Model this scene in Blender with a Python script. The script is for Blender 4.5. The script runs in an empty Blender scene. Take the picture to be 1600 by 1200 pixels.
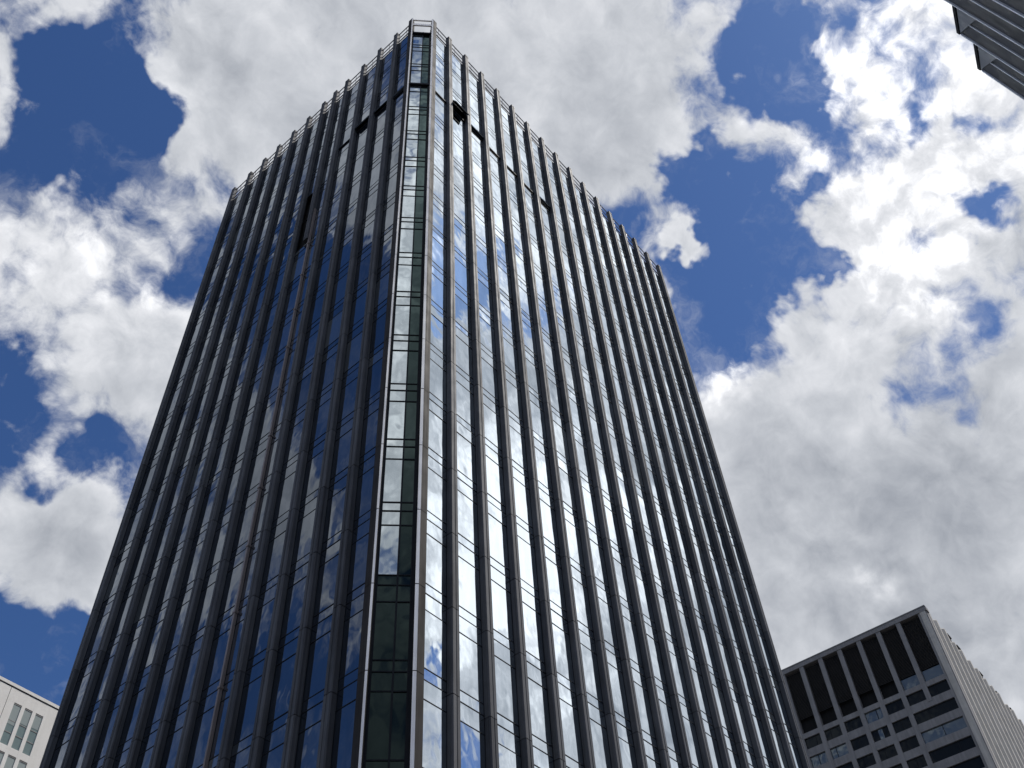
import bpy, bmesh, math, random
from mathutils import Vector, Matrix
R = math.radians
random.seed(7)
sc = bpy.context.scene
col = sc.collection
VIEW = sc.view_settings
VIEW.view_transform = 'Standard'; VIEW.look = 'None'; VIEW.exposure = 0; VIEW.gamma = 1

# ------------------------------------------------------------------ node helpers
class NT:
    def __init__(s, tree): s.t = tree; s.n = tree.nodes; s.l = tree.links
    def put(s, sock, v):
        if v is None: return
        if isinstance(v, bpy.types.NodeSocket): s.l.new(v, sock)
        else: sock.default_value = v
    def m(s, op, a=None, b=None, c=None, clamp=False):
        n = s.n.new('ShaderNodeMath'); n.operation = op; n.use_clamp = clamp
        for i, v in enumerate((a, b, c)): s.put(n.inputs[i], v)
        return n.outputs[0]
    def v(s, op, a=None, b=None, sc_=None):
        n = s.n.new('ShaderNodeVectorMath'); n.operation = op
        s.put(n.inputs[0], a); s.put(n.inputs[1], b)
        if sc_ is not None: s.put(n.inputs['Scale'], sc_)
        return n.outputs['Value'] if op in ('DISTANCE', 'LENGTH', 'DOT_PRODUCT') else n.outputs['Vector']
    def noise(s, vec, scale, detail, rough, dist=0.0, out='Fac', lac=2.0):
        n = s.n.new('ShaderNodeTexNoise'); s.put(n.inputs['Vector'], vec)
        s.put(n.inputs['Scale'], scale); n.inputs['Detail'].default_value = detail
        n.inputs['Roughness'].default_value = rough; n.inputs['Distortion'].default_value = dist
        n.inputs['Lacunarity'].default_value = lac
        return n.outputs[out]
    def rng(s, v, a, b, c=0.0, d=1.0, smooth=True):
        n = s.n.new('ShaderNodeMapRange'); n.interpolation_type = 'SMOOTHSTEP' if smooth else 'LINEAR'
        s.put(n.inputs[0], v)
        for i, x in enumerate((a, b, c, d)): s.put(n.inputs[i + 1], x)
        return n.outputs[0]
    def mix(s, f, a, b, mode='MIX'):
        n = s.n.new('ShaderNodeMix'); n.data_type = 'RGBA'; n.blend_type = mode
        s.put(n.inputs[0], f); s.put(n.inputs[6], a); s.put(n.inputs[7], b)
        return n.outputs[2]

# ------------------------------------------------------------------ sky and clouds
SUN_AZ, SUN_EL = R(-47.0), R(57.0)      # compass angle from +X towards +Y, and height
SUN_DIR = Vector((math.cos(SUN_AZ) * math.cos(SUN_EL), math.sin(SUN_AZ) * math.cos(SUN_EL), math.sin(SUN_EL)))
# clear patches (negative) and cloud banks (positive) of the day: direction, angular radius, strength
FIELD = [
    (0.077, 0.5015, 0.8617, 0.045, -1.25),
    (0.0652, 0.5395, 0.8395, 0.0278, -0.9),
    (0.1159, 0.4912, 0.8633, 0.0258, -1.0),
    (0.0348, 0.4799, 0.8766, 0.022, -0.6),
    (-0.0105, 0.4812, 0.8765, 0.0242, -0.5),
    (0.0777, 0.4685, 0.88, 0.0282, -0.8),
    (0.1124, 0.4644, 0.8785, 0.02, -0.6),
    (0.0471, 0.5013, 0.864, 0.0277, -0.6),
    (0.0087, 0.5145, 0.8574, 0.0217, 0.38),
    (0.0383, 0.5273, 0.8488, 0.0137, 0.25),
    (0.0128, 0.4543, 0.8907, 0.0218, 0.31),
    (0.1506, 0.6681, 0.7286, 0.0224, -0.8),
    (0.1843, 0.6867, 0.7032, 0.0254, -1.2),
    (0.2546, 0.6679, 0.6993, 0.0162, -0.8),
    (0.2743, 0.6475, 0.711, 0.0153, -0.8),
    (0.2258, 0.6919, 0.6858, 0.0171, -0.7),
    (0.2929, 0.7776, 0.5563, 0.0412, -1.2),
    (0.3352, 0.755, 0.5636, 0.0308, -1.3),
    (0.3342, 0.7845, 0.5224, 0.0492, -1.4),
    (0.3295, 0.7299, 0.5989, 0.0148, -0.5),
    (0.2662, 0.7692, 0.581, 0.0165, -0.4),
    (0.4534, 0.0225, 0.891, 0.0262, -1.2),
    (0.4898, 0.0196, 0.8716, 0.0233, -1.2),
    (0.4451, 0.0474, 0.8942, 0.0205, -0.9),
    (0.4306, 0.0019, 0.9025, 0.0201, -0.9),
    (0.4736, 0.052, 0.8792, 0.0177, -0.5),
    (0.4753, 0.1608, 0.865, 0.0195, -0.9),
    (0.5075, 0.1343, 0.8511, 0.0242, -1.1),
    (0.5539, 0.1394, 0.8208, 0.0316, -1.3),
    (0.5945, 0.1184, 0.7953, 0.0301, -1.3),
    (0.6185, 0.0886, 0.7808, 0.0167, -1.0),
    (0.5808, 0.1937, 0.7907, 0.0276, -1.3),
    (0.607, 0.1629, 0.7779, 0.0243, -1.1),
    (0.5892, 0.2249, 0.776, 0.0185, -1.1),
    (0.5377, 0.2028, 0.8184, 0.0185, -0.9),
    (0.5214, 0.1745, 0.8353, 0.0159, 1.12),
    (0.5379, 0.1716, 0.8253, 0.0122, 0.75),
    (0.4844, 0.1881, 0.8544, 0.0184, 0.38),
    (0.489, 0.093, 0.8673, 0.0269, 0.62),
    (0.4498, 0.1204, 0.885, 0.024, 0.44),
    (0.5113, 0.0058, 0.8594, 0.0232, 0.62),
    (0.4778, -0.0257, 0.8781, 0.0228, 0.62),
    (0.8382, 0.1176, 0.5326, 0.0221, -0.3),
    (0.5745, -0.0482, 0.8171, 0.1021, 0.38),
    (0.5026, -0.0267, 0.8641, 0.0343, 0.35),
    (0.5491, -0.0488, 0.8343, 0.0147, -0.6),
    (0.567, -0.0833, 0.8195, 0.0123, -0.5),
    (0.582, 0.0444, 0.812, 0.0165, -0.7),
    (0.6158, -0.0528, 0.7861, 0.0192, -0.9),
    (0.6362, -0.0662, 0.7687, 0.0179, -0.9),
    (0.5579, 0.0594, 0.8278, 0.013, -0.6),
    (0.4758, -0.0272, 0.8792, 0.0148, -0.6),
    (0.6298, 0.0009, 0.7768, 0.0173, -0.5),
    (0.5658, 0.0798, 0.8207, 0.0155, -0.5),
    (0.4871, 0.1136, 0.8659, 0.0144, -0.7),
    (0.5394, -0.1028, 0.8357, 0.0717, 0.15),
    (0.5916, 0.0286, 0.8057, 0.0351, 0.44),
    (0.7343, 0.1207, 0.6681, 0.1523, 0.75),
    (0.8101, 0.1333, 0.5709, 0.1245, 0.75),
    (0.6657, 0.2015, 0.7185, 0.0425, 0.5),
    (0.6589, 0.1134, 0.7436, 0.0239, 0.38),
    (0.7539, 0.2526, 0.6066, 0.1069, 0.62),
    (0.8576, 0.1602, 0.4887, 0.0821, 0.62),
    (0.1934, 0.3372, 0.9213, 0.1178, 0.62),
    (0.3323, 0.1836, 0.9251, 0.1196, 0.62),
    (0.4102, 0.1719, 0.8956, 0.0424, 0.38),
    (0.1668, 0.585, 0.7937, 0.0924, 0.69),
    (0.1727, 0.4851, 0.8572, 0.0352, 0.38),
    (0.1261, 0.3967, 0.9093, 0.0633, 0.44),
    (0.0925, 0.4077, 0.9084, 0.034, 0.38),
    (0.2899, 0.7174, 0.6335, 0.04, 0.69),
    (0.2482, 0.708, 0.6611, 0.0284, 0.5),
    (0.2365, 0.6307, 0.7391, 0.0409, 0.5),
    (0.241, 0.7384, 0.6298, 0.0335, 0.38),
    (0.3242, -0.3065, 0.8949, 0.1037, 0.5),
    (0.4226, -0.3471, 0.8372, 0.0467, -0.72),
    (0.4269, -0.3808, 0.8202, 0.0312, -0.65),
    (0.4896, -0.324, 0.8095, 0.0344, -0.7),
    (0.4002, -0.2929, 0.8684, 0.0216, -0.3),
    (0.4459, -0.4196, 0.7906, 0.0438, 0.5),
    (0.5849, -0.4559, 0.6708, 0.1736, 1.2),
    (0.5977, -0.5563, 0.5772, 0.0241, -1.2),
    (0.6132, -0.5085, 0.6044, 0.0195, -0.8),
    (0.6362, -0.5679, 0.5222, 0.0248, -0.75),
    (0.6621, -0.506, 0.5528, 0.024, -0.7),
    (0.5187, -0.4788, 0.7083, 0.0249, -0.5),
    (0.5597, -0.3465, 0.7528, 0.0375, -0.1),
    (0.6632, -0.3619, 0.6551, 0.1844, 0.9),
    (0.4703, -0.2239, 0.8536, 0.0987, 0.6),
    (0.49, -0.3075, 0.8157, 0.0281, -0.3),
    (0.6904, -0.4757, 0.5451, 0.1194, 0.5),
    (0.5072, -0.4169, 0.7543, 0.0501, 0.4),
    (-0.3038, 0.4623, 0.8331, 0.1588, 0.4),
    (-0.4385, 0.6331, 0.6378, 0.15, 0.15),
    (-0.2867, 0.3544, 0.89, 0.0486, 0.4),
    (-0.3897, 0.4771, 0.7878, 0.0806, -1.2),
    (-0.2945, 0.478, 0.8276, 0.0487, -0.6),
    (-0.4861, 0.5653, 0.6664, 0.0551, -1.0),
    (-0.3278, 0.589, 0.7386, 0.0362, 0.35),
    (-0.3542, 0.6497, 0.6727, 0.0475, -0.2),
    (-0.4166, 0.5833, 0.6973, 0.0305, 0.45),
    (-0.4399, 0.6777, 0.5892, 0.0352, 0.0),
    (-0.55, 0.6364, 0.5409, 0.0471, -1.2),
    (-0.4172, 0.733, 0.5372, 0.0682, -0.9),
    (-0.4995, 0.6756, 0.5423, 0.0204, 0.5),
    (-0.4797, 0.6227, 0.6181, 0.027, 0.4),
    (-0.3215, 0.3792, 0.8677, 0.0307, 0.3),
    (-0.3325, -0.3075, 0.8916, 0.1219, 0.5),  # from here on: unseen banks behind the camera, added to brighten the corner
    (-0.4218, -0.4025, 0.8124, 0.137, 0.7),
    (-0.5173, -0.5057, 0.6904, 0.099, 0.5),
    (-0.4874, -0.4733, 0.7338, 0.1245, 0.4),
]
# thick grey undersides (positive) and bright sunlit banks (negative)
GRAY = [
    (0.775, 0.1703, 0.6086, 0.1105, 0.1),
    (0.7026, 0.1989, 0.6832, 0.0722, 0.08),
    (0.7583, 0.2814, 0.588, 0.1008, 0.08),
    (0.189, 0.3491, 0.9178, 0.1118, 0.1),
    (0.3087, 0.1788, 0.9342, 0.1128, 0.1),
    (0.4304, 0.1892, 0.8826, 0.0549, 0.15),
    (0.1635, 0.5816, 0.7969, 0.0751, -0.12),
    (0.5666, -0.0541, 0.8222, 0.0961, -0.5),
    (0.4841, -0.0528, 0.8734, 0.0508, -0.3),
    (0.2855, 0.7201, 0.6324, 0.0456, 0.3),
    (0.7068, 0.0412, 0.7062, 0.0634, 0.15),
    (0.8543, 0.1692, 0.4915, 0.0825, 0.2),
    (0.6387, 0.0341, 0.7687, 0.0467, -0.4),
    (0.7487, 0.03, 0.6622, 0.0339, -0.3),
    (0.6299, 0.2068, 0.7486, 0.0245, -0.4),
    (0.7964, 0.1948, 0.5726, 0.0202, -0.45),
    (0.2584, 0.6366, 0.7266, 0.0352, 0.2),
    (0.7616, 0.0806, 0.6431, 0.0573, 0.25),
    (0.5839, -0.4634, 0.6666, 0.0929, -1.0),
    (0.6151, -0.3567, 0.7031, 0.1492, -0.42),
    (0.3242, -0.3065, 0.8949, 0.1037, -0.4),
    (0.6787, -0.4804, 0.5555, 0.1439, -0.32),
    (0.4703, -0.2239, 0.8536, 0.1233, -0.3),
    (-0.3668, 0.5858, 0.7227, 0.2428, 0.55),
    (-0.4044, -0.3839, 0.8301, 0.2174, -0.5),  # whitens the banks added behind the camera, for the corner's reflections
]

def build_world():
    w = bpy.data.worlds.new('World'); sc.world = w; w.use_nodes = True
    t = NT(w.node_tree); t.n.clear()
    co = t.n.new('ShaderNodeTexCoord').outputs['Generated']
    d = t.v('NORMALIZE', co)
    sky = t.n.new('ShaderNodeTexSky'); sky.sky_type = 'NISHITA'; sky.sun_disc = False
    sky.sun_elevation = SUN_EL; sky.sun_rotation = math.pi / 2 - SUN_AZ
    sky.altitude = 50; sky.air_density = 1.0; sky.dust_density = 0.6; sky.ozone_density = 2.0
    # warped directions: ragged outlines for the banks
    wn = t.noise(d, 6.0, 5.0, 0.65, out='Color')
    wv = t.v('SUBTRACT', wn, (0.5, 0.5, 0.5))
    dw = t.v('ADD', d, t.v('SCALE', wv, sc_=0.16))
    def blobs(L, base, src):
        acc = base
        for x, y, z, r, k in L:
            q = t.v('DISTANCE', src, (x, y, z))
            acc = t.m('ADD', t.rng(q, 0.0, r * 1.9, k, 0.0), acc)
        return acc
    F0 = blobs(FIELD, 0.30, dw)
    G0 = blobs(GRAY, 0.0, dw)
    wn2 = t.noise(d, 11.0, 3.0, 0.6, out='Color')
    d2 = t.v('ADD', d, t.v('SCALE', t.v('SUBTRACT', wn2, (0.5, 0.5, 0.5)), sc_=0.05))
    def puff(off):
        # cauliflower relief: fine turbulence plus rounded lobes
        p2 = t.v('ADD', d2, off) if off else d2
        a = t.noise(p2, 7.0, 8.0, 0.62)
        vo = t.n.new('ShaderNodeTexVoronoi'); vo.feature = 'F1'
        t.put(vo.inputs['Vector'], p2); vo.inputs['Scale'].default_value = 17.0
        vo.inputs['Detail'].default_value = 1.0; vo.inputs['Roughness'].default_value = 0.5
        vo.inputs['Lacunarity'].default_value = 2.2
        b = t.m('SUBTRACT', 0.5, vo.outputs['Distance'])
        s = t.m('MULTIPLY', t.m('SUBTRACT', a, 0.5), 2.1)
        return t.m('MULTIPLY_ADD', b, 0.35, s)
    n0 = puff(None)
    # the same relief a step towards the sun: its slope lights the puffs
    so = SUN_DIR * 0.018
    n1 = puff((so.x, so.y, so.z))
    slope = t.m('SUBTRACT', n0, n1)
    F0 = t.m('MAXIMUM', F0, -0.50)
    F = t.m('MULTIPLY_ADD', F0, 0.56, t.m('MULTIPLY', n0, 1.0))
    alpha = t.rng(F, -0.05, 0.32)
    # thin torn veil drifting over the clear patches
    veil = t.noise(t.v('ADD', d, t.v('SCALE', wv, sc_=0.22)), 5.0, 7.0, 0.66)
    alpha = t.m('MAXIMUM', alpha, t.rng(veil, 0.46, 0.78, 0.0, 0.55))
    thick = t.rng(F, 0.12, 1.15)
    g = t.m('ADD', t.m('MULTIPLY', thick, 0.27), G0)
    relief = t.rng(G0, -0.35, 0.1, 1.9, 0.85)
    g = t.m('SUBTRACT', g, t.m('MULTIPLY', slope, relief))
    g = t.m('ADD', g, 0.03)
    # brightness ladder of the cloud: sunlit white to grey base
    cr = t.n.new('ShaderNodeValToRGB'); t.put(cr.inputs[0], t.rng(g, -0.8, 1.2, smooth=False))
    E = cr.color_ramp.elements
    E[0].position = 0.0; E[0].color = (1.75, 1.72, 1.68, 1)
    E[1].position = 1.0; E[1].color = (0.17, 0.19, 0.22, 1)
    for p, c in ((0.30, (0.93, 0.93, 0.94, 1)), (0.50, (0.66, 0.675, 0.70, 1)), (0.70, (0.42, 0.44, 0.475, 1))):
        e = E.new(p); e.color = c
    bg = t.n.new('ShaderNodeBackground'); bg.inputs['Strength'].default_value = 0.1
    clouds = t.v('MULTIPLY', cr.outputs[0], (9.0, 9.15, 9.45))
    skyc = t.mix(1.0, sky.outputs[0], (0.43, 0.63, 0.94, 1), 'MULTIPLY')
    alpha = t.m('MULTIPLY', alpha, 0.985)
    t.put(bg.inputs['Color'], t.mix(alpha, skyc, clouds))
    out = t.n.new('ShaderNodeOutputWorld'); t.l.new(bg.outputs[0], out.inputs[0])
    w.cycles.sampling_method = 'MANUAL'; w.cycles.sample_map_resolution = 512

build_world()
sun = bpy.data.lights.new('sun', 'SUN'); sun.energy = 3.1; sun.angle = R(0.5); sun.color = (1.0, 0.95, 0.88)
so = bpy.data.objects.new('sun', sun); col.objects.link(so)
so.rotation_euler = (-SUN_DIR).to_track_quat('-Z', 'Y').to_euler(); so.location = (30, -60, 120)

# ------------------------------------------------------------------ camera
cam = bpy.data.cameras.new('camera'); co_ = bpy.data.objects.new('camera', cam); col.objects.link(co_)
cam.sensor_width = 36.0; cam.lens = 36.0 * 1595.06 / 1600.0; cam.clip_end = 5000; cam.clip_start = 0.1
rx, ry, rz = Vector((0.64909513, -0.75905072, -0.05017488)), Vector((-0.56795313, -0.52744621, 0.6318463)), Vector((0.50606794, 0.38163138, 0.77346799))
co_.matrix_world = Matrix(((rx.x, ry.x, -rz.x, -21.18857), (rx.y, ry.y, -rz.y, -21.00162), (rx.z, ry.z, -rz.z, 1.60166), (0, 0, 0, 1)))
sc.camera = co_
# ------------------------------------------------------------------ materials
def mat(name):
    m = bpy.data.materials.new(name); m.use_nodes = True
    t = NT(m.node_tree); t.n.clear()
    b = t.n.new('ShaderNodeBsdfPrincipled'); o = t.n.new('ShaderNodeOutputMaterial')
    t.l.new(b.outputs[0], o.inputs[0])
    return m, t, b, o

def objco(t, sx=1, sy=1, sz=1):
    c = t.n.new('ShaderNodeTexCoord').outputs['Object']
    return t.v('MULTIPLY', c, (sx, sy, sz))

def metal(name, base, rough=0.42, metallic=0.3, vary=0.5, grime=(0.02, 0.018, 0.016), panels=False, spec=0.5):
    """anodised or painted metal with rain streaks and blotches"""
    m, t, b, o = mat(name)
    st = t.noise(objco(t, 6, 6, 0.10), 1.0, 5, 0.65)
    bl = t.noise(objco(t, 1, 1, 0.6), 1.3, 6, 0.6)
    k = t.rng(t.m('ADD', t.m('MULTIPLY', st, 0.6), t.m('MULTIPLY', bl, 0.4)), 0.35, 0.68, 0, 1)
    c = t.mix(t.m('MULTIPLY', k, vary), (*base, 1), (*grime, 1))
    if panels:                                    # each length of cladding has its own slight tone
        w = t.n.new('ShaderNodeTexWhiteNoise')
        q = t.v('FLOOR', t.v('MULTIPLY_ADD', t.n.new('ShaderNodeTexCoord').outputs['Object'], (0.5, 0.5, 1 / 3.8)))
        q.node.inputs[0].links[0].from_node.inputs[2].default_value = (0.5, 0.5, -(42.22 - 0.62) / 3.8 + 20)
        t.put(w.inputs['Vector'], q)
        c = t.mix(1.0, c, t.mix(w.outputs['Value'], (0.72, 0.72, 0.74, 1), (1.22, 1.19, 1.16, 1)), 'MULTIPLY')
        st2 = t.noise(objco(t, 9, 9, 0.05), 1.0, 3, 0.7)
        c = t.mix(t.rng(st2, 0.55, 0.75, 0, 0.5), c, (base[0] * 1.6, base[1] * 1.55, base[2] * 1.5, 1))
    t.put(b.inputs['Base Color'], c)
    b.inputs['Metallic'].default_value = metallic; b.inputs['Specular IOR Level'].default_value = spec
    t.put(b.inputs['Roughness'], t.m('MULTIPLY_ADD', k, 0.18, rough))
    return m

def coated_glass(name, body, tint, r0, wav=0.014, rough=0.015):
    """reflective curtain-wall glass: dark body under a mirror coating, faintly wavy"""
    m, t, b, o = mat(name)
    t.n.remove(b)
    di = t.n.new('ShaderNodeBsdfDiffuse'); di.inputs['Color'].default_value = (*body, 1)
    gl = t.n.new('ShaderNodeBsdfGlossy'); gl.inputs['Color'].default_value = (*tint, 1)
    gl.inputs['Roughness'].default_value = rough
    bump = t.n.new('ShaderNodeBump'); bump.inputs['Strength'].default_value = 1.0
    bump.inputs['Distance'].default_value = wav
    t.put(bump.inputs['Height'], t.noise(objco(t, 1, 1, 0.7), 0.9, 1.5, 0.5))
    t.l.new(bump.outputs[0], gl.inputs['Normal'])
    lw = t.n.new('ShaderNodeLayerWeight'); lw.inputs['Blend'].default_value = 0.5
    f = t.m('POWER', lw.outputs['Facing'], 2.2)
    f = t.m('MULTIPLY_ADD', f, 1.0 - r0, r0, clamp=True)
    dirt = t.noise(objco(t, 2.5, 2.5, 0.5), 1.0, 6, 0.6)
    f = t.m('MULTIPLY', f, t.rng(dirt, 0.3, 0.7, 0.88, 1.0))
    ge = t.n.new('ShaderNodeNewGeometry').outputs['Random Per Island']
    f = t.m('MULTIPLY', f, t.rng(ge, 0.0, 0.35, 0.80, 1.0))
    wn = t.n.new('ShaderNodeTexWhiteNoise'); wn.noise_dimensions = '1D'; t.put(wn.inputs['W'], ge)
    t.put(di.inputs['Color'], t.mix(t.rng(wn.outputs['Value'], 0.72, 1.0, 0.0, 0.5), (*body, 1), (0.20, 0.21, 0.20, 1)))
    t.put(gl.inputs['Color'], t.mix(wn.outputs['Value'], (tint[0] * 0.95, tint[1] * 0.97, tint[2], 1), (*tint, 1)))
    mx = t.n.new('ShaderNodeMixShader')
    t.put(mx.inputs[0], f); t.l.new(di.outputs[0], mx.inputs[1]); t.l.new(gl.outputs[0], mx.inputs[2])
    t.l.new(mx.outputs[0], o.inputs[0])
    return m

def stone(name, base, dark, scale=1.0, rough=0.8, streak=0.5):
    m, t, b, o = mat(name)
    a = t.noise(objco(t), 0.5 * scale, 7, 0.62)
    s = t.noise(objco(t, 3, 3, 0.12), 1.0 * scale, 5, 0.6)
    k = t.rng(t.m('ADD', t.m('MULTIPLY', a, 1 - streak), t.m('MULTIPLY', s, streak)), 0.35, 0.66)
    t.put(b.inputs['Base Color'], t.mix(k, (*base, 1), (*dark, 1)))
    b.inputs['Roughness'].default_value = rough
    bump = t.n.new('ShaderNodeBump'); bump.inputs['Strength'].default_value = 0.35; bump.inputs['Distance'].default_value = 0.02
    t.put(bump.inputs['Height'], t.noise(objco(t), 9 * scale, 5, 0.6)); t.l.new(bump.outputs[0], b.inputs['Normal'])
    return m

M = {}
M['fin'] = metal('dark_bronze_aluminium', (0.100, 0.104, 0.113), 0.55, 0.0, 0.6, (0.034, 0.034, 0.035), panels=True, spec=0.18)
M['pier'] = metal('dark_corner_pier_metal', (0.046, 0.041, 0.038), 0.6, 0.0, 0.6, (0.018, 0.016, 0.014), panels=True, spec=0.12)
M['bar'] = metal('black_transom_metal', (0.016, 0.018, 0.022), 0.6, 0.0, 0.3, (0.01, 0.01, 0.01), spec=0.12)
M['trim'] = metal('pale_corner_metal', (0.88, 0.86, 0.83), 0.28, 0.55, 0.45, (0.55, 0.50, 0.46))
M['rail'] = metal('galvanised_rail', (0.22, 0.22, 0.23), 0.4, 0.7, 0.4, (0.08, 0.08, 0.08))
M['pipe'] = metal('weathered_rail_metal', (0.30, 0.25, 0.23), 0.5, 0.3, 0.5, (0.12, 0.09, 0.08))
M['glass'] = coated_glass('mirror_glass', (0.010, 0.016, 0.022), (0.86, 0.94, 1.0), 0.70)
M['glass_dim_reflection'] = coated_glass('dim_reflection_mirror_glass', (0.008, 0.013, 0.022), (0.57, 0.61, 0.65), 0.25)  # left facade: same glass, colour darkened to imitate a dimmer sky reflection
M['glass_pale'] = coated_glass('pale_corner_glass', (0.10, 0.12, 0.12), (0.80, 0.88, 0.90), 0.50)
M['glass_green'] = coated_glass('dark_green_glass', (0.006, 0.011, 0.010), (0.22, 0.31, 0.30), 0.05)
M['dark'] = metal('dark_void', (0.006, 0.006, 0.006), 0.9, 0.0, 0.0)
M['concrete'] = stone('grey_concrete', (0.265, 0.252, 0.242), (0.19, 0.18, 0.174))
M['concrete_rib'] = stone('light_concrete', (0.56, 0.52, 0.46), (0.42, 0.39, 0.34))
M['slat'] = metal('dark_louvre_slat', (0.030, 0.026, 0.022), 0.7, 0.0, 0.6)
M['office_glass'] = coated_glass('office_glass', (0.012, 0.014, 0.016), (0.30, 0.34, 0.36), 0.02)
M['office_blind'] = coated_glass('office_glass_blind', (0.07, 0.085, 0.095), (0.65, 0.74, 0.78), 0.12)
M['cream'] = stone('cream_render', (0.86, 0.85, 0.83), (0.77, 0.755, 0.73), 0.8, 0.75, 0.4)
M['teal_glass'] = coated_glass('teal_window_glass', (0.26, 0.34, 0.35), (0.70, 0.84, 0.86), 0.20)
M['blind'] = coated_glass('drawn_blind_behind_glass', (0.42, 0.48, 0.48), (0.7, 0.82, 0.84), 0.16)
M['head_panel'] = metal('pale_slate_cladding', (0.24, 0.25, 0.27), 0.5, 0.1, 0.4, (0.16, 0.16, 0.17))
M['slate_panel'] = metal('slate_cladding', (0.045, 0.046, 0.050), 0.5, 0.1, 0.6, (0.02, 0.02, 0.022))
M['edge_trim'] = metal('pale_edge_trim', (0.92, 0.93, 0.95), 0.35, 0.7, 0.4, (0.2, 0.2, 0.2))
M['asphalt'] = stone('asphalt', (0.055, 0.055, 0.056), (0.038, 0.038, 0.04), 3.0, 0.9, 0.1)
M['paving'] = stone('paving', (0.26, 0.25, 0.24), (0.18, 0.175, 0.17), 2.0, 0.85, 0.1)

# ------------------------------------------------------------------ mesh builder
class MB:
    def __init__(s): s.v = []; s.f = []; s.smooth = False
    def vert(s, p): s.v.append(tuple(p)); return len(s.v) - 1
    def face(s, *ps): s.f.append([s.vert(p) for p in ps])
    def box(s, fr, a0, a1, o0, o1, z0, z1):
        P = [fr(a, o, z) for z in (z0, z1) for (a, o) in ((a0, o0), (a1, o0), (a1, o1), (a0, o1))]
        i = [s.vert(p) for p in P]
        for q in ((0, 3, 2, 1), (4, 5, 6, 7), (0, 1, 5, 4), (1, 2, 6, 5), (2, 3, 7, 6), (3, 0, 4, 7)):
            s.f.append([i[k] for k in q])
    def rings(s, rings, closed=True, cap0=True, cap1=True):
        n = len(rings[0]); I = [[s.vert(p) for p in r] for r in rings]
        for a, b in zip(I, I[1:]):
            for k in range(n if closed else n - 1):
                k2 = (k + 1) % n
                s.f.append([a[k], a[k2], b[k2], b[k]])
        if cap0: s.f.append(list(reversed(I[0])))
        if cap1: s.f.append(I[-1])
    def tube(s, a, b, r, n=8):
        a, b = Vector(a), Vector(b); d = (b - a).normalized()
        u = d.orthogonal().normalized(); w = d.cross(u)
        s.rings([[p + (u * math.cos(2 * math.pi * k / n) + w * math.sin(2 * math.pi * k / n)) * r for k in range(n)] for p in (a, b)])
    def build(s, name, m, parent=None, fix=True):
        me = bpy.data.meshes.new(name); me.from_pydata(s.v, [], s.f)
        if fix:
            bm = bmesh.new(); bm.from_mesh(me); bmesh.ops.recalc_face_normals(bm, faces=bm.faces); bm.to_mesh(me); bm.free()
        me.materials.append(m)
        o = bpy.data.objects.new(name, me); col.objects.link(o)
        if parent: o.parent = parent
        return o

def thing(name, label, cat, group=None):
    o = bpy.data.objects.new(name, None); col.objects.link(o); o.empty_display_size = 0.5
    o['label'] = label; o['category'] = cat
    if group: o['group'] = group
    return o

def frame(ox, oy, ux, uy):
    """facade frame: a runs along (ux,uy), o runs outwards, z up"""
    l = math.hypot(ux, uy); ux /= l; uy /= l
    def make(nx, ny):
        return lambda a, o, z: Vector((ox + ux * a + nx * o, oy + uy * a + ny * o, z))
    return make

PIX = lambda p: None
def project(p):
    d = Vector(p) - co_.matrix_world.translation
    x, y, z = d.dot(rx), d.dot(ry), d.dot(rz)
    return (0.5 + x / z * 1595.06 / 1600, 0.5 - y / z * 1595.06 / 1200) if z > 0 else (9, 9)
def seen_area(P):
    q = [project(p) for p in P]
    cx = sum(a for a, b in q) / len(q); cy = sum(b for a, b in q) / len(q)
    if not (-0.01 < cx < 1.01 and -0.01 < cy < 1.01): return 0.0
    return abs(sum(q[i - 1][0] * q[i][1] - q[i][0] * q[i - 1][1] for i in range(len(q)))) / 2

# ------------------------------------------------------------------ ground
g = MB(); fw = lambda a, o, z: Vector((a, o, z))
g.face((-1500, -1500, 0), (1500, -1500, 0), (1500, 1500, 0), (-1500, 1500, 0))
o = g.build('ground', M['asphalt']); o['kind'] = 'structure'
g = MB(); g.box(fw, -9, 62, -7, 60, 0.004, 0.13)
o = g.build('pavement', M['paving']); o['kind'] = 'structure'

# ------------------------------------------------------------------ the glass tower
tower = thing('glass_tower', 'tall dark glass office tower with close vertical fins and a cut-off corner', 'office tower')
S = 2.0; Z0 = 0.82
H = 42.29 * S + Z0
FL = 3.8; ZL = lambda n: 42.22 + FL * n          # top transom of storey n
GT = 83.3                                        # top edge of the glazing
FR = frame(0, 0, 1, 0)(0, -1)
LX, LY = -1.2817, 1.2634
FLf = frame(LX, LY, 0.0162, 1.0)(-0.99987, 0.0162)
GD = 0.29                                        # glazing lies this far behind the fin fronts
FW = 0.43

right_s = [2.0 * k for k in range(1, 17)]
left_s = [1.88, 3.80, 5.76, 7.72, 10.66, 12.58, 14.54, 16.50, 18.44, 20.42, 22.66]

body = MB()
bd = GD + 0.32
foot = [FR(0.25, -bd, 0), FR(32.1, -bd, 0), FR(32.1, -24.6, 0), FLf(22.7, -33.3, 0), FLf(22.7, -bd, 0), FLf(0.25, -bd, 0)]
body.rings([[Vector((p.x, p.y, z)) for p in foot] for z in (0.0, GT - 0.6)])
body.build('core', M['dark'], tower)

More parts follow.
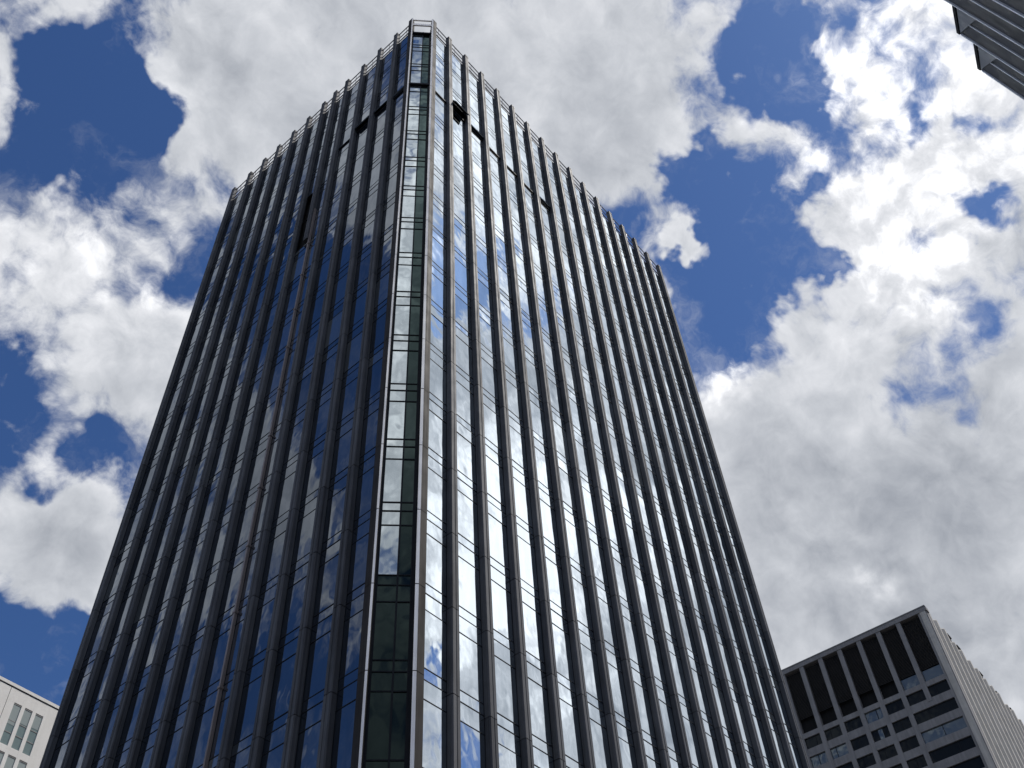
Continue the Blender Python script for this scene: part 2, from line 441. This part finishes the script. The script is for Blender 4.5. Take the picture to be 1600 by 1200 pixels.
def fin(fr, s, z0, z1, w=FW, d=GD + 0.05, chamf=0.045):
    """one vertical fin: chamfered nose with a groove, a joint at every storey, a rounded head"""
    h = w / 2
    prof = [(-h, -d), (-h, -chamf), (-h + chamf * 0.9, 0), (-0.035, 0), (-0.03, -0.022), (0.03, -0.022), (0.035, 0), (h - chamf * 0.9, 0), (h, -chamf), (h, -d)]
    def ring(z, k=0.0, sc=1.0, dx=0.0):
        out = []
        for a, o in prof:
            if k: a -= math.copysign(min(k, abs(a)), a) if abs(a) > 0.1 else 0; o = o - k if o > -d + 0.01 else o
            out.append(fr(s + a * sc + dx, (o + d) * (0.5 + 0.5 * sc) - d, z))
        return out
    m = MB(); R_ = []
    zs = [ZL(n) - 0.62 for n in range(-10, 12) if z0 + 0.5 < ZL(n) - 0.62 < z1 - 0.5]
    R_.append(ring(z0))
    for z in zs:
        dx = random.uniform(-0.006, 0.006)
        R_ += [ring(z - 0.018, 0), ring(z - 0.014, 0.022), ring(z + 0.014, 0.022), ring(z + 0.018, 0, 1, dx)]
    R_ += [ring(z1 - 0.45), ring(z1 - 0.42, 0.02), ring(z1 - 0.38, 0.0, 1.03), ring(z1 - 0.12, 0.0, 1.03), ring(z1, 0.0, 0.72)]
    m.rings(R_)
    return m.build('fin', M['fin'], tower)

for k, s in enumerate(right_s):
    fin(FR, s, 0.0, H + random.uniform(-0.08, 0.10))
for k, s in enumerate(left_s):
    fin(FLf, s, 0.0, H + random.uniform(-0.08, 0.10))
FIN_CUT = ZL(5)                                  # the broken fin ends here
fin(FLf, 9.2, FIN_CUT, H + 0.05)
# thin bare rail carrying on below the broken fin
m = MB(); m.box(FLf, 8.90, 9.01, -GD + 0.02, -0.12, 0.0, FIN_CUT + 4.0)
for n in range(-10, 6):
    m.box(FLf, 8.86, 9.05, -GD + 0.012, -0.09, ZL(n) - 0.70, ZL(n) - 0.58)
m.build('bare_rail', M['pipe'], tower)
# small ladder of brackets where the fin has broken off
m = MB()
for z in (FIN_CUT - 0.5, FIN_CUT + 0.1, FIN_CUT + 0.9):
    m.box(FLf, 9.0, 9.42, -GD + 0.03, -0.16, z, z + 0.09)
m.build('fin_bracket', M['rail'], tower)

# corner piers: a narrow fin on each facade and a pale metal facet turned to the corner
def corner_pier(pts, facet):
    m = MB(); zs = [0.0]
    ring = lambda z, k: [Vector((p[0] + (c.x - p[0]) * k, p[1] + (c.y - p[1]) * k, z)) for p in pts]
    c = Vector((sum(p[0] for p in pts) / len(pts), sum(p[1] for p in pts) / len(pts), 0))
    R_ = [ring(0, 0)]
    for n in range(-10, 12):
        z = ZL(n) - 0.62
        R_ += [ring(z - 0.018, 0), ring(z - 0.014, 0.05), ring(z + 0.014, 0.05), ring(z + 0.018, 0)]
    R_ += [ring(H - 0.12, 0), ring(H, 0.2)]
    m.rings(R_); p = m.build('corner_pier', M['pier'], tower)
    # facet
    (x0, y0), (x1, y1) = facet
    n_ = Vector((y1 - y0, -(x1 - x0), 0)).normalized()
    if n_.dot(Vector((-1, -1, 0))) < 0: n_ = -n_
    f = MB()
    zz = [0.0] + [ZL(n) - 0.62 for n in range(-10, 12)] + [H - 0.05]
    for a, b in zip(zz, zz[1:]):
        t0 = random.uniform(0.006, 0.012); t1 = random.uniform(0.006, 0.012)
        P = [Vector((x0, y0, 0)), Vector((x1, y1, 0))]
        q = [P[0] + n_ * 0.012, P[0] + n_ * (0.012 + t0), P[1] + n_ * (0.012 + t1), P[1] + n_ * 0.012]
        f.rings([[Vector((v.x, v.y, z)) for v in q] for z in (a + 0.02, b - 0.02)])
    f.build('corner_trim', M['trim'], p)

corner_pier([FR(0.38, -0.45, 0)[:2], FR(0.38, -0.05, 0)[:2], FR(0.33, 0, 0)[:2], FR(-0.03, 0, 0)[:2], FR(-0.13, -0.10, 0)[:2], FR(0.10, -0.45, 0)[:2]],
            [(FR(-0.035, -0.006, 0).x, FR(-0.035, -0.006, 0).y), (FR(-0.13, -0.098, 0).x, FR(-0.13, -0.098, 0).y)])
corner_pier([FLf(0.38, -0.45, 0)[:2], FLf(0.38, -0.05, 0)[:2], FLf(0.33, 0, 0)[:2], FLf(-0.02, 0, 0)[:2], FLf(-0.09, -0.07, 0)[:2], FLf(0.10, -0.45, 0)[:2]],
            [(FLf(-0.025, -0.006, 0).x, FLf(-0.025, -0.006, 0).y), (FLf(-0.088, -0.069, 0).x, FLf(-0.088, -0.069, 0).y)])

# glazing: one window per bay and storey
cells = []                                        # (frame, a0, a1, n, pieces)
def bays(fr, ss, first, tag):
    e = [first] + [s for s in ss]
    for i in range(len(ss)):
        a0 = e[i] + FW / 2 - 0.01 if i else first; a1 = e[i + 1] - FW / 2 + 0.01
        for n in range(-10, 12): cells.append((fr, a0, a1, n, tag, i))
bays(FR, right_s, 0.37, 'R'); 
bays(FLf, left_s, 0.37, 'L')
# the wide left bay is split by the broken fin above its cut
split = []
for c in cells:
    fr, a0, a1, n, tag, i = c
    if tag == 'L' and i == 4 and n >= 6:
        split += [(fr, a0, 9.2 - FW / 2 + 0.01, n, 'L', 40), (fr, 9.2 + FW / 2 - 0.01, a1, n, 'L', 41)]
    else: split.append(c)
cells = split

OPEN = {('R', 1, 9): (1.30, 24), ('R', 2, 9): (0.62, 14), ('R', 6, 9): (0.5, 14),
        ('L', 0, 9): (0.5, 8), ('L', 1, 9): (0.8, 14), ('L', 2, 9): (0.95, 17)}
VOID = {('L', 41, 6), ('L', 41, 7)}

def pane(m, fr, a0, a1, z0, z1, tilt=0.004, out=-GD):
    j = [random.uniform(-tilt, tilt) for _ in range(3)]
    m.face(fr(a0, out + j[0], z0), fr(a1, out + j[1], z0), fr(a1, out + j[1] + j[2], z1), fr(a0, out + j[0] + j[2], z1))

def window_mesh(gl, fr_, cell):
    """glass panes of a window into gl, its transoms into fr_; returns sash geometry if it stands open"""
    fr, a0, a1, n, tag, i = cell
    zt, zb = (ZL(n) if n < 11 else GT, ZL(n) - FL)
    bar = lambda z, h=0.04, o=0.015: fr_.box(fr, a0, a1, -GD - 0.05, -GD + o, z - h, z)
    for x in (a0, a1 - 0.02): fr_.box(fr, x, x + 0.02, -GD - 0.04, -GD + 0.02, zb, zt)
    key = (tag, i, n)
    if key in VOID:
        bar(zt); return None
    if n == 11:
        pane(gl, fr, a0, a1, zb + 1.45, zt); pane(gl, fr, a0, a1, zb, zb + 1.45); bar(zb + 1.48); bar(zt + 0.02, 0.09)
        return None
    pane(gl, fr, a0, a1, zt - 0.48, zt); pane(gl, fr, a0, a1, zt - 1.26, zt - 0.48)
    bar(zt); bar(zt - 0.48); bar(zt - 1.26)
    if n == 8 and i <= (6 if tag == 'R' else 3): fr_.box(fr, a0, a1, -GD - 0.05, -GD + 0.07, zt - 0.19, zt - 0.066)
    if key in OPEN:
        h, ang = OPEN[key]
        pane(gl, fr, a0, a1, zb + h, zt - 1.26); bar(zb + h + 0.03)
        s = MB(); A = R(ang); th = 0.05
        o0, z0 = -GD + 0.02, zb + h
        o1, z1 = o0 + math.sin(A) * (h - 0.03), z0 - math.cos(A) * (h - 0.03)
        P = [(o0, z0), (o1, z1), (o1 + th * math.cos(A), z1 + th * math.sin(A)), (o0 + th * math.cos(A), z0 + th * math.sin(A))]
        s.rings([[fr(a, o, z) for o, z in P] for a in (a0 + 0.04, a1 - 0.04)])
        return s
    pane(gl, fr, a0, a1, zb, zt - 1.26)
    return None

area = {}
for c in cells:
    fr, a0, a1, n, tag, i = c
    P = [fr(a0, -GD, ZL(n) - FL), fr(a1, -GD, ZL(n) - FL), fr(a1, -GD, ZL(n)), fr(a0, -GD, ZL(n))]
    area[c] = seen_area(P)
    if (tag, i, n) in OPEN: area[c] += 1.0
order = sorted(cells, key=lambda c: -area[c])
nwin = 100
rest_g, rest_f = {'R': MB(), 'L': MB()}, {'R': MB(), 'L': MB()}
for k, c in enumerate(order):
    if k < nwin - 1 and (c[4], c[5], c[3]) not in VOID:
        gl, fb = MB(), MB(); sash = window_mesh(gl, fb, c)
        w = gl.build('window', M['glass'] if c[4] == 'R' else M['glass_dim_reflection'], tower, fix=False)
        fb.build('frame', M['bar'], w)
        if sash: sash.build('open_sash', M['glass'], w)
    else:
        window_mesh(rest_g[c[4]], rest_f[c[4]], c)
for k in 'RL':
    w = rest_g[k].build('window', M['glass'] if k == 'R' else M['glass_dim_reflection'], tower, fix=False); w['kind'] = 'stuff'
    t_ = rest_f[k].build('frame', M['bar'], w); t_['kind'] = 'stuff'

# the cut-off corner: two narrow lights per storey with a mullion between them
cx0, cy0 = FLf(-0.07, -0.08, 0)[:2]; cx1, cy1 = FR(-0.11, -0.10, 0)[:2]
FC = frame(cx0, cy0, cx1 - cx0, cy1 - cy0)(-0.7071, -0.7071)
CL = math.hypot(cx1 - cx0, cy1 - cy0)
rec = -0.22
cw = MB(); cw.face(FC(-0.05, rec - 0.12, 0), FC(CL + 0.05, rec - 0.12, 0), FC(CL + 0.05, rec - 0.12, GT), FC(-0.05, rec - 0.12, GT))
cw.build('corner_backing', M['dark'], tower)
cm = MB()
for a in (0.10, CL * 0.56, CL - 0.16):
    cm.box(FC, a - 0.035, a + 0.035, rec - 0.1, rec + 0.05, 0.0, GT - 0.4)
cm.box(FC, 0.0, 0.07, rec - 0.1, rec + 0.10, 0.0, GT); cm.box(FC, CL - 0.125, CL, rec - 0.1, rec + 0.10, 0.0, GT)
cm.build('corner_mullion', M['bar'], tower)
def tri(fr, a0, a1, z0, z1, ta, tb):
    pane_j = lambda a, z: rec + ta * (a - a0) + tb * (z - z0)
    return [fr(a, pane_j(a, z), z) for a, z in ((a0, z0), (a1, z0), (a1, z1), (a0, z1))]
for n in range(-10, 12):
    zb, zt = ZL(n) - FL, (ZL(n) if n < 11 else GT - 0.9)
    gl, gr, fb = MB(), MB(), MB()
    cuts = [zb, zt - 1.26, zt - 0.48, zt] if n < 11 else [zb, zt]
    for z0, z1 in zip(cuts, cuts[1:]):
        gl.face(*tri(FC, 0.13, CL * 0.56 - 0.03, z0, z1, random.uniform(-0.004, 0.004), random.uniform(-0.003, 0.003)))
        gr.face(*tri(FC, CL * 0.56 + 0.03, CL - 0.19, z0, z1, random.uniform(-0.004, 0.004), random.uniform(-0.003, 0.003)))
    low = n <= -4  # lower panes: dark glass colour stands in for an unbuilt dark building's reflection
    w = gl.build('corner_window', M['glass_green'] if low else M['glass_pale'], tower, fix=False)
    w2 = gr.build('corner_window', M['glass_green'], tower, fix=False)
    for z in cuts[1:]:
        fb.box(FC, 0.05, CL - 0.12, rec - 0.06, rec + 0.03, z - 0.05, z)
    if n == 8: fb.box(FC, 0.0, CL - 0.02, rec - 0.06, rec + 0.16, zt - 0.28, zt - 0.071)
    fb.box(FC, CL * 0.56 - 0.03, CL * 0.56 + 0.03, rec - 0.05, rec + 0.04, zb, zt)
    fb.build('frame', M['bar'], w)

# head of the tower: parapet sheet, railings between the fins, corner soffit
def rails(fr, a0, a1, name='railing', mm=M['rail']):
    m = MB()
    for z, o, r in ((H - 0.30, -0.22, 0.045), (H - 1.05, -0.25, 0.04), (H - 1.75, -0.27, 0.05)):
        m.tube(fr(a0, o, z), fr(a1, o, z), r)
    a = a0 + 0.5
    while a < a1:
        m.tube(fr(a, -0.30, GT - 0.1), fr(a, -0.24, H - 0.3), 0.022, 6); a += 1.0
    return m.build(name, mm, tower)
rails(FR, 0.3, 32.0); rails(FLf, 0.3, 22.6)
for z, h in ((H - 0.12, 0.10), (H - 1.0, 0.35)):
    m = MB(); m.box(FC, -0.02, CL + 0.02, -0.16, -0.06, z - h, z)
    m.build('corner_rail', M['trim'], tower)
m = MB(); m.box(FC, 0.0, CL, -0.6, -0.03, GT - 1.0, GT - 0.82); m.build('corner_soffit', M['bar'], tower)
m = MB(); rf = [FR(0.2, -GD - 0.1, 0), FR(32.2, -GD - 0.1, 0), FR(32.2, -24.6, 0), FLf(22.8, -33.3, 0), FLf(22.8, -GD - 0.1, 0), FLf(0.2, -GD - 0.1, 0)]
m.rings([[Vector((p.x, p.y, z)) for p in rf] for z in (GT - 0.6, GT + 0.05)]); m.build('roof', M['concrete'], tower)
# side returns at the two far ends
m = MB(); m.box(FR, 32.1, 32.3, -24.6, -0.1, 0, GT + 0.3); m.build('end_wall', M['fin'], tower)
m = MB(); m.box(FLf, 22.72, 22.9, -33.3, -0.1, 0, GT + 0.3); m.build('end_wall', M['fin'], tower)

# ------------------------------------------------------------------ concrete block beyond the right end of the tower
blk = thing('concrete_office_block', 'grey concrete office block with louvred top storey and ribbed side, behind the tower', 'office block')
bx, by, bz = 125.479, 10.441, 101.958 + 0.82
A = R(92.3); FB = frame(bx, by, math.cos(A), math.sin(A))(-math.sin(A), math.cos(A))
A2 = R(2.5); FB2 = frame(bx, by, math.cos(A2), math.sin(A2))(math.sin(A2), -math.cos(A2))
NB = 11; P_ = 3.53
edges = [1.35] + [4.78 + P_ * k for k in range(NB)]      # pier edge then rib centres
# body
m = MB(); q = [FB(0.02, -1.6, 0), FB(edges[-1] + 0.4, -1.6, 0), FB(edges[-1] + 0.4, -62, 0), FB2(62, -0.5, 0), FB2(0.5, -0.5, 0)]
m.rings([[Vector((p.x, p.y, z)) for p in q] for z in (0, bz - 12.3)]); m.build('core', M['dark'], blk)
# concrete grid: corner pier, ribs, bands
m = MB()
rows = [(-12.85 - 3.17 * k, -14.72 - 3.17 * k) for k in range(27)]   # window head and sill below roof level
m.box(FB, -0.15, 1.28, -1.2, 0.0, 0, bz - 0.02); m.build('corner_pier', M['concrete'], blk)
m = MB(); m.box(FB, -0.35, edges[-1] + 0.4, -1.0, 0.14, bz - 0.72, bz + 0.05); m.box(FB, -0.30, edges[-1] + 0.4, -1.0, 0.22, bz + 0.05, bz + 0.22); m.build('roof_band', M['concrete'], blk)
for ei, e in enumerate(edges[1:]):
    m = MB(); m.box(FB, e - 0.38, e + 0.38, -1.1, 0.05, bz - 15.2 if ei == 0 else 0, bz - 0.721); m.build('rib', M['concrete'], blk)
zz = [-12.0] + [x for r_ in rows for x in r_]
for hi, lo in list(zip(zz[0::2], zz[1::2])):
    sp = MB(); sp.box(FB, 1.279, edges[-1], -0.9, -0.004, bz + lo, bz + hi); sp.build('spandrel_band', M['concrete'], blk)
# louvre screens of the plant storey
for i, (a, b) in enumerate(zip(edges, edges[1:])):
    a0 = a + 0.39 if a > 2 else 1.29; a1 = b - 0.39
    m = MB(); z = bz - 0.9
    zend = bz - (9.9 if i in (0, 1) else 9.4)
    while z > zend:
        ph = 0.03 * math.sin(z * 1.7 + i)
        m.face(FB(a0, -0.40 + ph, z), FB(a1, -0.40, z), FB(a1, -0.30, z - 0.15), FB(a0, -0.30 + ph, z - 0.15)); z -= 0.22
    m.build('louvre', M['slat'], blk, fix=False)
    m = MB(); m.face(FB(a0, -0.9, bz - 12.0), FB(a1, -0.9, bz - 12.0), FB(a1, -0.9, bz - 0.7), FB(a0, -0.9, bz - 0.7)); m.build('louvre_backing', M['dark'], blk, fix=False)
    if i in (0, 1):
        m = MB(); m.face(FB(a0, -0.5, bz - 11.98), FB(a1, -0.5, bz - 11.98), FB(a1, -0.5, bz - 9.95), FB(a0, -0.5, bz - 9.95)); m.build('window', M['office_blind'], blk, fix=False)
# windows
wr = random.Random(3); nb = 0
restw = MB()
for k, (h, l) in enumerate(rows):
    for i, (a, b) in enumerate(zip(edges, edges[1:])):
        if i == 1 and k >= 1: continue            # the end bay is one wide window below the first row
        a0 = a + 0.38 if a > 2 else 1.28; a1 = b - 0.38
        if i == 0 and k >= 1: a1 = edges[2] - 0.38
        p = [(a0, -0.28 + wr.uniform(-.004, .004), bz + l), (a1, -0.28 + wr.uniform(-.004, .004), bz + l), (a1, -0.28 + wr.uniform(-.004, .004), bz + h), (a0, -0.28, bz + h)]
        if k < 7 and i < 9:
            m = MB(); m.face(*[FB(*x) for x in p]); mm = M['office_blind'] if ((k, i) in ((1, 6), (1, 7), (1, 5), (2, 7)) or wr.random() < 0.04) else M['office_glass']
            w = m.build('window', mm, blk, fix=False)
            m = MB(); x = a0 + (a1 - a0) * wr.choice((0.33, 0.5, 0.66)); m.box(FB, x - 0.04, x + 0.04, -0.30, -0.22, bz + l, bz + h); m.build('mullion', M['bar'], w)
            if wr.random() < 0.22:
                m = MB(); f0 = wr.uniform(0, 0.6); m.face(FB(a0 + (a1 - a0) * f0, -0.27, bz + l), FB(a0 + (a1 - a0) * (f0 + 0.25), -0.27, bz + l), FB(a0 + (a1 - a0) * (f0 + 0.25), -0.27, bz + h), FB(a0 + (a1 - a0) * f0, -0.27, bz + h)); m.build('blind', M['office_blind'], w, fix=False)
        else: restw.face(*[FB(*x) for x in p])
w = restw.build('window', M['office_glass'], blk, fix=False); w['kind'] = 'stuff'
# sunlit side: close concrete ribs with dark slots, heads standing above the roof
m = MB(); m.face(FB2(0, -0.75, 0), FB2(62, -0.75, 0), FB2(62, -0.75, bz - 0.4), FB2(0, -0.75, bz - 0.4)); m.build('side_glazing', M['office_glass'], blk, fix=False)
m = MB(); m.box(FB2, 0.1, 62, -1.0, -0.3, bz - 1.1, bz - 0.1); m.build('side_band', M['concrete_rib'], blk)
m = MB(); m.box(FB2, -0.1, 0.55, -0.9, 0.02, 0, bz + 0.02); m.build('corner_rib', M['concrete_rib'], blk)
for k in range(17):
    a = 2.4 + k * 3.53
    top = bz + 0.55 + wr.uniform(-0.3, 0.5)
    m = MB(); w_ = 0.85
    pr = [(a - w_, -0.8), (a - w_, -0.25), (a - 0.45, 0.12), (a + 0.25, 0.12), (a + 0.3, -0.05), (a + w_, -0.2), (a + w_, -0.8)]
    m.rings([[FB2(x, o, z) for x, o in pr] for z in (0, top - 0.25)] + [[FB2(a + (x - a) * 0.7, o, top) for x, o in pr]])
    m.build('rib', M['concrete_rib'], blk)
    m = MB(); m.box(FB2, a + 1.2, a + 2.3, -0.74, -0.35, 0, bz - 0.3); m.build('pilaster', M['concrete'], blk)
m = MB(); q = [FB(0, -0.95, 0), FB(edges[-1] + 0.4, -0.95, 0), FB(edges[-1] + 0.4, -62, 0), FB2(62, -0.8, 0), FB2(0.5, -0.8, 0)]
m.rings([[Vector((p.x, p.y, z)) for p in q] for z in (bz - 0.9, bz - 0.05)]); m.build('roof', M['concrete'], blk)
# plant on the side roof edge: two vents seen as dark bumps
for a in (13.4, 17.6, 27.8, 35.9, 43.0):
    m = MB(); m.box(FB2, a, a + 1.4, -1.2, -0.5, bz - 0.04, bz + 2.3); m.box(FB2, a - 0.15, a + 1.55, -1.35, -0.35, bz + 2.3, bz + 2.55); m.build('roof_vent', M['slat'], blk)

# ------------------------------------------------------------------ cream building at lower left
cb = thing('cream_building', 'low cream rendered building with narrow teal windows, in sun at lower left behind the tower', 'building')
px, py, pz = 8.838, 47.726, 47.103 + 0.82
A = R(183.3); FP = frame(px, py, math.cos(A), math.sin(A))(-math.sin(A), math.cos(A))
W_ = 0.64; PW = 0.93
bay = []                                          # window edges measured from the corner, going left
x = 0.06
groups = []
for gidx in range(4):
    groups.append([x + PW * k for k in range(3)]); x += 3 * PW + 1.25
L_ = x
rows_c = [(1.32, 4.55)] + [(5.08 + 3.75 * k, 8.32 + 3.75 * k) for k in range(11)]
m = MB()
m.box(FP, -9.0, L_, -9, -0.40, 0, pz - 0.5); m.build('core', M['dark'], cb)
wall = MB()
cols = [(-9.0, 0.06)]
for gi, g_ in enumerate(groups):
    for j, a in enumerate(g_):
        nxt = g_[j + 1] if j < 2 else (groups[gi + 1][0] if gi + 1 < len(groups) else L_)
        cols.append((a + W_, nxt))
levels = [(0.32, rows_c[0][0])] + [(r1[1], r2[0]) for r1, r2 in zip(rows_c, rows_c[1:])] + [(rows_c[-1][1], pz)]
for a0, a1 in cols: wall.box(FP, a0, a1, -0.45, 0.0, 0, pz - 0.32)
for d0, d1 in levels:
    for gi, g_ in enumerate(groups):
        for a in g_: wall.box(FP, a, a + W_, -0.45, -0.004, pz - d1, pz - d0)
wall.build('wall', M['cream'], cb)
m = MB(); m.box(FP, -9.1, L_, -0.5, 0.06, pz - 0.24, pz); m.build('coping', M['cream'], cb)
m = MB(); m.box(FP, -9.1, L_, -0.5, -0.02, pz - 0.319, pz - 0.241); m.build('shadow_joint', M['bar'], cb)
m = MB()
for gi, g_ in enumerate(groups):
    x0 = g_[-1] + W_ + 0.62; m.box(FP, x0 - 0.015, x0 + 0.015, -0.02, 0.003, 0, pz - 0.325)
m.build('panel_joint', M['bar'], cb)
rw = MB()
for k, (h, l) in enumerate(rows_c):
    for gi, g_ in enumerate(groups):
        for a in g_:
            quad = [FP(a, -0.07, pz - l), FP(a + W_, -0.07 + wr.uniform(-.006, .006), pz - l), FP(a + W_, -0.07, pz - h), FP(a, -0.07 + wr.uniform(-.006, .006), pz - h)]
            if k < 3 and gi < 3:
                m = MB(); m.face(*quad)
                w = m.build('window', M['dark'] if gi == 1 and k == 0 else M['teal_glass'], cb, fix=False)
                m = MB()
                for f in (0.42, 0.70): m.box(FP, a, a + W_, -0.09, -0.045, pz - h - (l - h) * f - 0.03, pz - h - (l - h) * f + 0.03)
                m.box(FP, a, a + W_, -0.09, -0.03, pz - h - 0.10, pz - h - 0.004)
                m.build('frame', M['rail'], w)
                m = MB(); f = wr.uniform(0.25, 0.6); m.face(FP(a + 0.02, -0.058, pz - h - (l - h) * f), FP(a + W_ - 0.02, -0.058, pz - h - (l - h) * f), FP(a + W_ - 0.02, -0.058, pz - h - 0.1), FP(a + 0.02, -0.058, pz - h - 0.1))
                m.build('blind', M['blind'], w, fix=False)
            else: rw.face(*quad)
w = rw.build('window', M['teal_glass'], cb, fix=False); w['kind'] = 'stuff'
m = MB(); m.box(FP, -9.0, L_, -9, -0.45, pz - 0.5, pz - 0.05); m.build('roof', M['cream'], cb)

# ------------------------------------------------------------------ pleated slate building over the top right corner
sb = thing('pleated_building', 'slate grey building with sawtooth vertical pleats overhanging the top right corner', 'building')
hz = 33.03 + 0.82; LEAN = 0.092
NP = 14; PER = 1.62
def sbp(x, y, z): return Vector((x, y - LEAN * (hz - z), z))
def pleat(i):
    x1 = 0.27 - PER * i                           # nose of this pleat
    return [(x1 - PER + 0.03, -25.47), (x1 - 1.05, -25.72), (x1 - 0.52, -25.60), (x1 - 0.02, -25.42), (x1, -25.44)]
m = MB(); back = []
m.rings([[sbp(x, y, z) for x, y in ((0.2, -26.7), (0.2, -46), (-PER * NP, -46), (-PER * NP, -26.7))] for z in (0, hz - 0.3)]); m.build('core', M['slate_panel'], sb)
for i in range(NP):
    pr = pleat(i)
    m = MB(); x0 = pr[0][0]
    prof = pr + [(pr[-1][0], -26.7), (x0, -26.7)]
    zs = [0.0] + [hz - 0.05 - 3.4 * k for k in range(9, -1, -1)]
    m.rings([[sbp(x, y, z) for x, y in prof] for z in zs])
    p = m.build('pleat', M['slate_panel'], sb)
    m = MB()
    for (x, y) in (pr[1], pr[2], pr[3]):
        m.rings([[sbp(x + dx, y + dy, z) for dx, dy in ((-0.035, -0.03), (-0.035, 0.035), (0.035, 0.035), (0.035, -0.03))] for z in (0, hz - 0.15)])
    m.build('edge_trim', M['edge_trim'], p)
    # lighter triangular head panel on the return of the pleat
    m = MB(); m.face(sbp(pr[1][0] + 0.05, pr[1][1] + 0.035, hz - 0.12), sbp(pr[3][0] - 0.05, pr[3][1] + 0.02, hz - 0.12), sbp(pr[1][0] + 0.05, pr[1][1] + 0.035, hz - 1.5)); m.build('head_panel', M['head_panel'], p, fix=False)
    # dark cap along the head of the pleat
    m = MB(); c_ = [(pr[0][0], pr[0][1] + 0.03), (pr[1][0], pr[1][1] + 0.05), (pr[3][0] + 0.02, pr[3][1] + 0.05), (pr[3][0] + 0.02, -26.65), (pr[0][0], -26.65)]
    m.rings([[sbp(x, y, z) for x, y in c_] for z in (hz - 0.06, hz + 0.14)]); m.build('cap', M['bar'], p)
m = MB(); m.rings([[sbp(x, y, z) for x, y in ((0.25, -26.66), (0.25, -46.2), (-PER * NP, -46.2), (-PER * NP, -26.66))] for z in (hz - 0.3, hz + 0.1)]); m.build('roof', M['bar'], sb)
